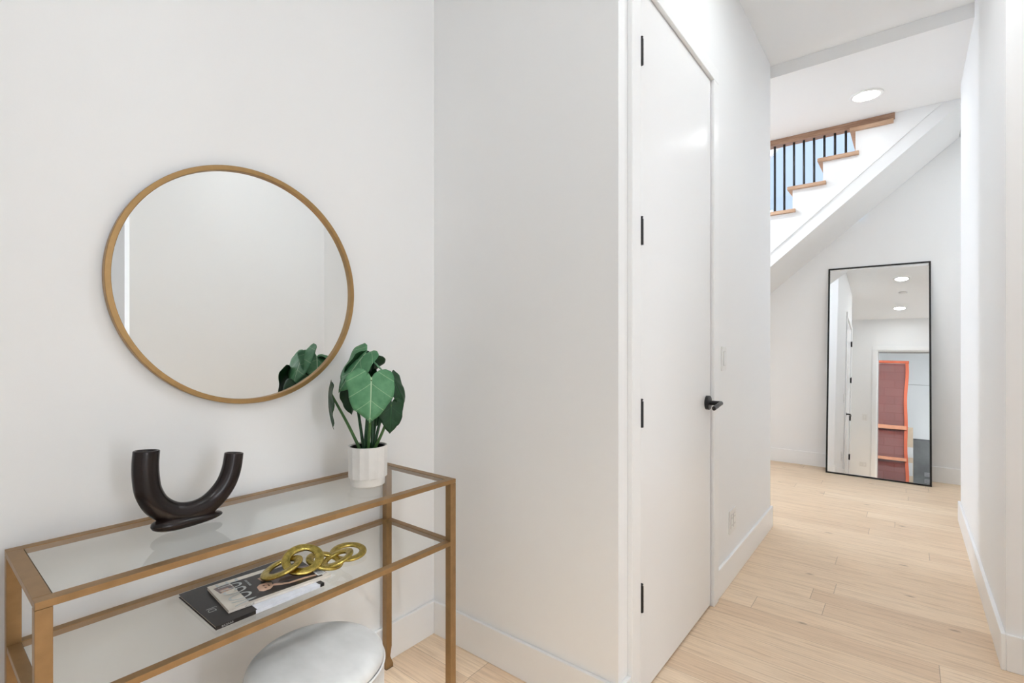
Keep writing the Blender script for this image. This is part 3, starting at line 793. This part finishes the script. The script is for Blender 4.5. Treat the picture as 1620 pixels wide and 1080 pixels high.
for i, (a, tp, nr, wr, dk, dr, fo, bo_, bd, sm) in enumerate(LV):
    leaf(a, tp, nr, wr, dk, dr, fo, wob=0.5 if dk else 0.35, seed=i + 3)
    stem((PX + bo_[0], PY + bo_[1], SB), Vector(a) - Vector(nr).normalized() * 0.003, bd, mat=sm)

# ---------------------------------------------------------------- book and magazine on the lower shelf
SHZ = SZ - 0.001
G1 = SZ + 0.0002
bk = empty('book', (-1.335, 0.588, G1), 'thin black hardback book lying flat on the lower glass shelf under the magazine', 'book')
bx0, bx1, by0, by1, bz0, bz1 = -1.452, -1.219, 0.456, 0.722, G1, G1 + 0.0085
ct = 0.0013
mk('pages', boxes((bx0 + 0.003, bx1 - 0.002, by0 + 0.003, by1 - 0.003, bz0 + ct, bz1 - ct)), M['paper'], bk)
mk('cover', boxes((bx0, bx1 - 0.0015, by0, by1, bz1 - ct, bz1), (bx0, bx1 - 0.0015, by0, by1, bz0, bz0 + ct)), M['bookblack'], bk, bevel=0.0004)
def lab(nm, bm_, mat_, par_, l_): return mk(nm, bm_, mat_, par_, label=l_)
mk('spine', boxes((bx1 - 0.0015, bx1, by0, by0 + 0.088, bz0, bz1)), M['bookblack'], bk)
mk('jacket_band', boxes((bx1 - 0.0015, bx1 + 0.0004, by0 + 0.088, by1 - 0.012, bz0, bz1 + 0.0003), (bx0 + 0.03, bx1 - 0.0015, by0 + 0.092, by1 - 0.014, bz1, bz1 + 0.0003)), M['bookwhite'], bk, label='pale grey-white jacket band')
mk('spine_end', boxes((bx1 - 0.0015, bx1, by1 - 0.012, by1, bz0, bz1)), M['bookblack'], bk)
for k in (0.003, 0.0055):
    pass
m4 = frame4((bx1 + 0.0002, by0 + 0.012, bz0 + 0.0022), (0, 1, 0), (0, 0, 1))
mk('spine_lettering', text_bm('BAZAAR', 0.0062, m4, 0.0002, 1.1), M['linegrey'], bk)
m4 = frame4((-1.292, 0.487, bz1 + 0.0002), (-1, 0, 0), (0, -1, 0))
mk('cover_lettering', text_bm('DJ', 0.026, m4, 0.0002, 0.95, -0.0004), M['linegrey'], bk)

mz0 = bz1 + 0.0008; mz1 = mz0 + 0.0066
mg = empty('magazine', (-1.325, 0.622, mz0), 'glossy fashion magazine with a dark cover on top of the black book', 'magazine')
mx0, mx1, my0, my1 = -1.410, -1.243, 0.503, 0.757
ROT = math.radians(-4.6); mc = Vector(((mx0 + mx1) / 2, (my0 + my1) / 2, 0))
def mrot(bm):
    R_ = Matrix.Rotation(ROT, 4, 'Z')
    for v in bm.verts: v.co = R_ @ (v.co - mc) + mc
    return bm
mk('pages', mrot(boxes((mx0 + 0.001, mx1 - 0.001, my0 + 0.0008, my1 - 0.0008, mz0 + 0.0004, mz1 - 0.0004))), M['paper'], mg)
mk('cover', mrot(boxes((mx0, mx1, my0, my1, mz1 - 0.0004, mz1), (mx0, mx1, my0, my1, mz0, mz0 + 0.0004), (mx1 - 0.0008, mx1, my0, my1, mz0, mz1))), M['cream'], mg, label='cream border and spine')
def flat(name, polys, mats, z, parent=mg, rot=True):
    bm = bmesh.new()
    for i, (pl_, mi) in enumerate(polys):
        zz = z + i * 0.00006
        prism(bm, pl_, 'z', zz, zz + 0.00008, mi)
    if rot: mrot(bm)
    return mk(name, bm, mats, parent)
def U(u, v): return (mx1 - u * (mx1 - mx0), my0 + v * (my1 - my0))     # u: spine to fore-edge, v: head to foot of the cover
flat('cover_photo', [
    ([U(.06, .19), U(.88, .19), U(.88, .93), U(.06, .93)], 0),
    ([U(.62, .05), U(.86, .03), U(.88, .17), U(.66, .19)], 1),
    ([U(.62, .07), U(.72, .06), U(.74, .14), U(.64, .15)], 2),
    ([U(.34, .50), U(.62, .50), U(.70, .56), U(.76, .70), U(.62, .92), U(.30, .93), U(.30, .70)], 3),
    ([U(.36, .54), U(.44, .58), U(.42, .80), U(.34, .92), U(.22, .92), U(.28, .74)], 4),
    ([U(.52, .62), U(.66, .62), U(.72, .74), U(.56, .84), U(.46, .78)], 5),
    ([U(.55, .43), U(.72, .42), U(.74, .50), U(.56, .52)], 2),
    ([U(.22, .36), U(.28, .335), U(.42, .345), U(.48, .38), U(.48, .45), U(.42, .49), U(.29, .475), U(.22, .43)], 2),
    ([U(.29, .40), U(.33, .39), U(.33, .41), U(.29, .415)], 4), ([U(.38, .40), U(.42, .395), U(.42, .41), U(.38, .42)], 4), ([U(.32, .44), U(.39, .44), U(.38, .453), U(.33, .453)], 4),
    ([U(.30, .47), U(.22, .54), U(.18, .62), U(.22, .63), U(.28, .56), U(.34, .52), U(.36, .49)], 2),
    ([U(.18, .60), U(.16, .74), U(.13, .88), U(.18, .89), U(.22, .78), U(.23, .62)], 2),
    ([U(.10, .885), U(.36, .885), U(.36, .985), U(.10, .985)], 1)],
    [M['darkprint'], M['greyprint'], M['skin'], M['greyprint'], M['hairp'], M['blueprint']], mz1)
m4 = frame4((mx1 - 0.006, my0 + 0.069, mz1 + 0.0010), (-1, 0, 0), (0, -1, 0))
R_ = Matrix.Translation(mc) @ Matrix.Rotation(ROT, 4, 'Z') @ Matrix.Translation(-mc)
mk('masthead', text_bm('VOGUE', 0.078, R_ @ m4, 0.0001, 0.60, -0.0004), M['silver'], mg)
m4 = frame4((mx0 + 0.075, my0 + 0.083, mz1 + 0.0010), (-1, 0, 0), (0, -1, 0))
mk('cover_line', text_bm('SPECIAL ISSUE', 0.0075, R_ @ m4, 0.0001, 0.9), M['silver'], mg)
m4 = frame4((mx1 + 0.0002, my0 + 0.035, mz0 + 0.0014), (0, 1, 0), (0, 0, 1))
mk('spine_lettering', text_bm('VOGUE', 0.0055, R_ @ m4, 0.0002, 1.2), M['slot'], mg)
bmb = bmesh.new()
for k in range(9):
    u0 = .13 + k * .024
    prism(bmb, [U(u0, .905), U(u0 + .010 + (k % 3) * .003, .905), U(u0 + .010 + (k % 3) * .003, .965), U(u0, .965)], 'z', mz1 + 0.0009, mz1 + 0.0011)
mk('barcode', mrot(bmb), M['slot'], mg)
bmb = bmesh.new(); prism(bmb, [U(.105, .89), U(.37, .89), U(.37, .98), U(.105, .98)], 'z', mz1 + 0.0008, mz1 + 0.0009)
mk('barcode_panel', mrot(bmb), M['plastic'], mg)

# ---------------------------------------------------------------- brass chain
ch = empty('decorative_chain', (-1.32, 0.77, G1), 'chunky brass chain of five interlocked rings lying across the magazine end and shelf', 'chain ornament')
cv = Vector((0.85, -0.53, 0)); rv = Vector((0.53, 0.85, 0)); zv = Vector((0, 0, 1))
def link(c, th, ph, R0=0.0445, a=0.0108, b=0.0055):
    nrm = (zv * math.cos(th) + cv * math.sin(th) + rv * ph).normalized()
    q = zv.rotation_difference(nrm)
    bm = bmesh.new(); NU, NV = 64, 16; rings = []
    for i in range(NU):
        t_ = 2 * PI * i / NU; ring = []
        wob = 1 + 0.03 * math.sin(3 * t_ + c[1] * 50)
        for k in range(NV):
            s_ = 2 * PI * k / NV
            cs, sn = math.cos(s_), math.sin(s_)
            pr = R0 + a * math.copysign(abs(cs) ** 0.8, cs) * wob; pz = b * math.copysign(abs(sn) ** 0.8, sn)
            ring.append(bm.verts.new(Vector(c) + q @ Vector((pr * math.cos(t_), pr * math.sin(t_), pz))))
        rings.append(ring)
    for i in range(NU):
        r0, r1 = rings[i], rings[(i + 1) % NU]
        for k in range(NV): bm.faces.new((r0[k], r0[(k + 1) % NV], r1[(k + 1) % NV], r1[k]))
    mk('chain_link', bm, M['brass'], ch, origin=c, smooth=True)
link((-1.333, 0.664, 0.5922), 0.0, -0.30, 0.0435, 0.0118)
link((-1.322, 0.718, 0.5995), 0.42, 0.05, 0.0435, 0.0118)
link((-1.306, 0.775, 0.5800), 0.06, 0.27, 0.0415)
link((-1.289, 0.803, 0.5820), 0.0, -0.34, 0.0375)
link((-1.337, 0.871, 0.5665), 0.12, 0.02, 0.0435)

# ---------------------------------------------------------------- ottoman
OC = Vector((-1.180, 0.679, 0)); OR_, OH = 0.1675, 0.412
ot = empty('ottoman', OC, 'round light grey velvet ottoman standing partly under the console table', 'ottoman')
bm = bmesh.new()
pr = [(0.0, 0.0), (OR_ - 0.012, 0.0), (OR_ - 0.003, 0.006), (OR_ - 0.001, 0.02), (OR_ - 0.001, OH - 0.045), (OR_ - 0.004, OH - 0.036)]
lathe(bm, pr, OC, 96, cap=False, rfun=lambda t_, h: 1.0 - (0.012 * abs(math.sin(t_ * 9)) ** 6 if 0.01 < h < OH - 0.04 else 0))
mk('side_cover', bm, M['velvet'], ot, smooth=True)
bm = bmesh.new()
lathe(bm, [(OR_ - 0.006, OH - 0.034), (OR_ - 0.002, OH - 0.026), (OR_ - 0.004, OH - 0.014), (OR_ - 0.014, OH - 0.005), (OR_ - 0.034, OH - 0.001), (0.06, OH + 0.001), (0.0, OH + 0.0015)], OC, 96, cap=False)
mk('seat_cushion', bm, M['velvet'], ot, smooth=True)
bm = bmesh.new()
tube(bm, [OC + Vector(((OR_ - 0.001) * math.cos(a_), (OR_ - 0.001) * math.sin(a_), OH - 0.034)) for a_ in [2 * PI * k / 96 for k in range(97)]], 0.0032, 10, cap=False)
mk('piping', bm, M['piping'], ot, smooth=True)

# ---------------------------------------------------------------- garage beyond the doorway (seen in the tall mirror)
struct('wall_garage_pier', boxes((-1.4, 0.03, -4.25, -3.99, -0.02, 3.0)), M['cmu'])
sr = empty('lumber_rail', (-0.4, -3.97, 1.40), 'upper pine rail across the block wall in the garage, in the tall mirror', 'timber')
mk('rail_board', boxes((-1.3, 0.028, -3.894, -3.856, 1.395, 1.485)), M['studwood'], sr)
sr = empty('lumber_rail', (-0.4, -3.97, 0.66), 'lower pine rail across the block wall in the garage, in the tall mirror', 'timber')
mk('rail_board', boxes((-1.3, 0.028, -3.894, -3.856, 0.665, 0.735)), M['studwood'], sr)
ne = empty('safety_net', (-0.4, -3.9, -0.02), 'orange-red mesh netting hung over the block wall in the garage, in the tall mirror', 'netting')
bm = bmesh.new()
NZ = 40; cols = []
def ex(z): return 0.045 + 0.012 * math.sin(z * 2.3 + 1.0) + 0.010 * math.sin(z * 5.1)
for i in range(NZ + 1):
    z = -0.01 + i / NZ * 3.03
    cols.append([bm.verts.new((-1.3 + (ex(z) - 0.055 + 1.3) * k / 12, -3.905 + 0.006 * math.sin(k * 1.3 + z * 3), z)) for k in range(13)])
for a_, b_ in zip(cols, cols[1:]):
    for k in range(12): bm.faces.new((a_[k], a_[k + 1], b_[k + 1], b_[k]))
mk('net_sheet', bm, M['net'], ne)
bm = bmesh.new()
for i in range(NZ):
    z, z2 = -0.01 + i / NZ * 3.03, -0.01 + (i + 1) / NZ * 3.03
    a_ = [bm.verts.new(p) for p in ((ex(z) - 0.055, -3.902, z), (ex(z) + 0.008, -3.902, z), (ex(z2) + 0.008, -3.902, z2), (ex(z2) - 0.055, -3.902, z2))]
    b_ = [bm.verts.new(v.co + Vector((0, 0.006, 0))) for v in a_]
    bm.faces.new(a_); bm.faces.new(b_[::-1])
    for k in range(4): bm.faces.new((a_[k], b_[k], b_[(k + 1) % 4], a_[(k + 1) % 4]))
mk('side_webbing', bm, M['netedge'], ne)
bm = bmesh.new(); tube(bm, [(-1.3, -3.90, 3.02), (-0.6, -3.90, 3.035), (0.03, -3.90, 3.03), (0.075, -3.90, 3.03)], 0.034, 16, flat=(0.5, 1))
mk('top_roll', bm, M['netedge'], ne, smooth=True)
pb = empty('plywood_panel', (0.09, -4.1, -0.02), 'pale plywood offcut standing beside the orange netting, in the tall mirror', 'plywood')
mk('panel', boxes((0.035, 0.150, -4.14, -4.12, -0.02, 1.49)), M['ply'], pb)
mk('white_patch', boxes((0.045, 0.150, -4.12, -4.117, 0.78, 1.02)), M['linegrey'], pb)
mk('grey_patch', boxes((0.045, 0.140, -4.12, -4.117, 0.36, 0.66)), M['linegrey'], pb)
for z, nm in ((0.50, 'upper small dark louvre vent on the grey garage wall, in the tall mirror'), (0.33, 'lower small dark louvre vent on the grey garage wall, in the tall mirror')):
    v_ = empty('wall_vent', (0.50, -5.97, z), nm, 'vent')
    mk('vent_frame', boxes((0.40, 0.62, -5.98, -5.965, z - 0.05, z + 0.05)), M['linegrey'], v_)
    mk('louvre', boxes(*[(0.41, 0.61, -5.965, -5.958, z - 0.04 + k * 0.022, z - 0.028 + k * 0.022) for k in range(4)]), M['slot'], v_)
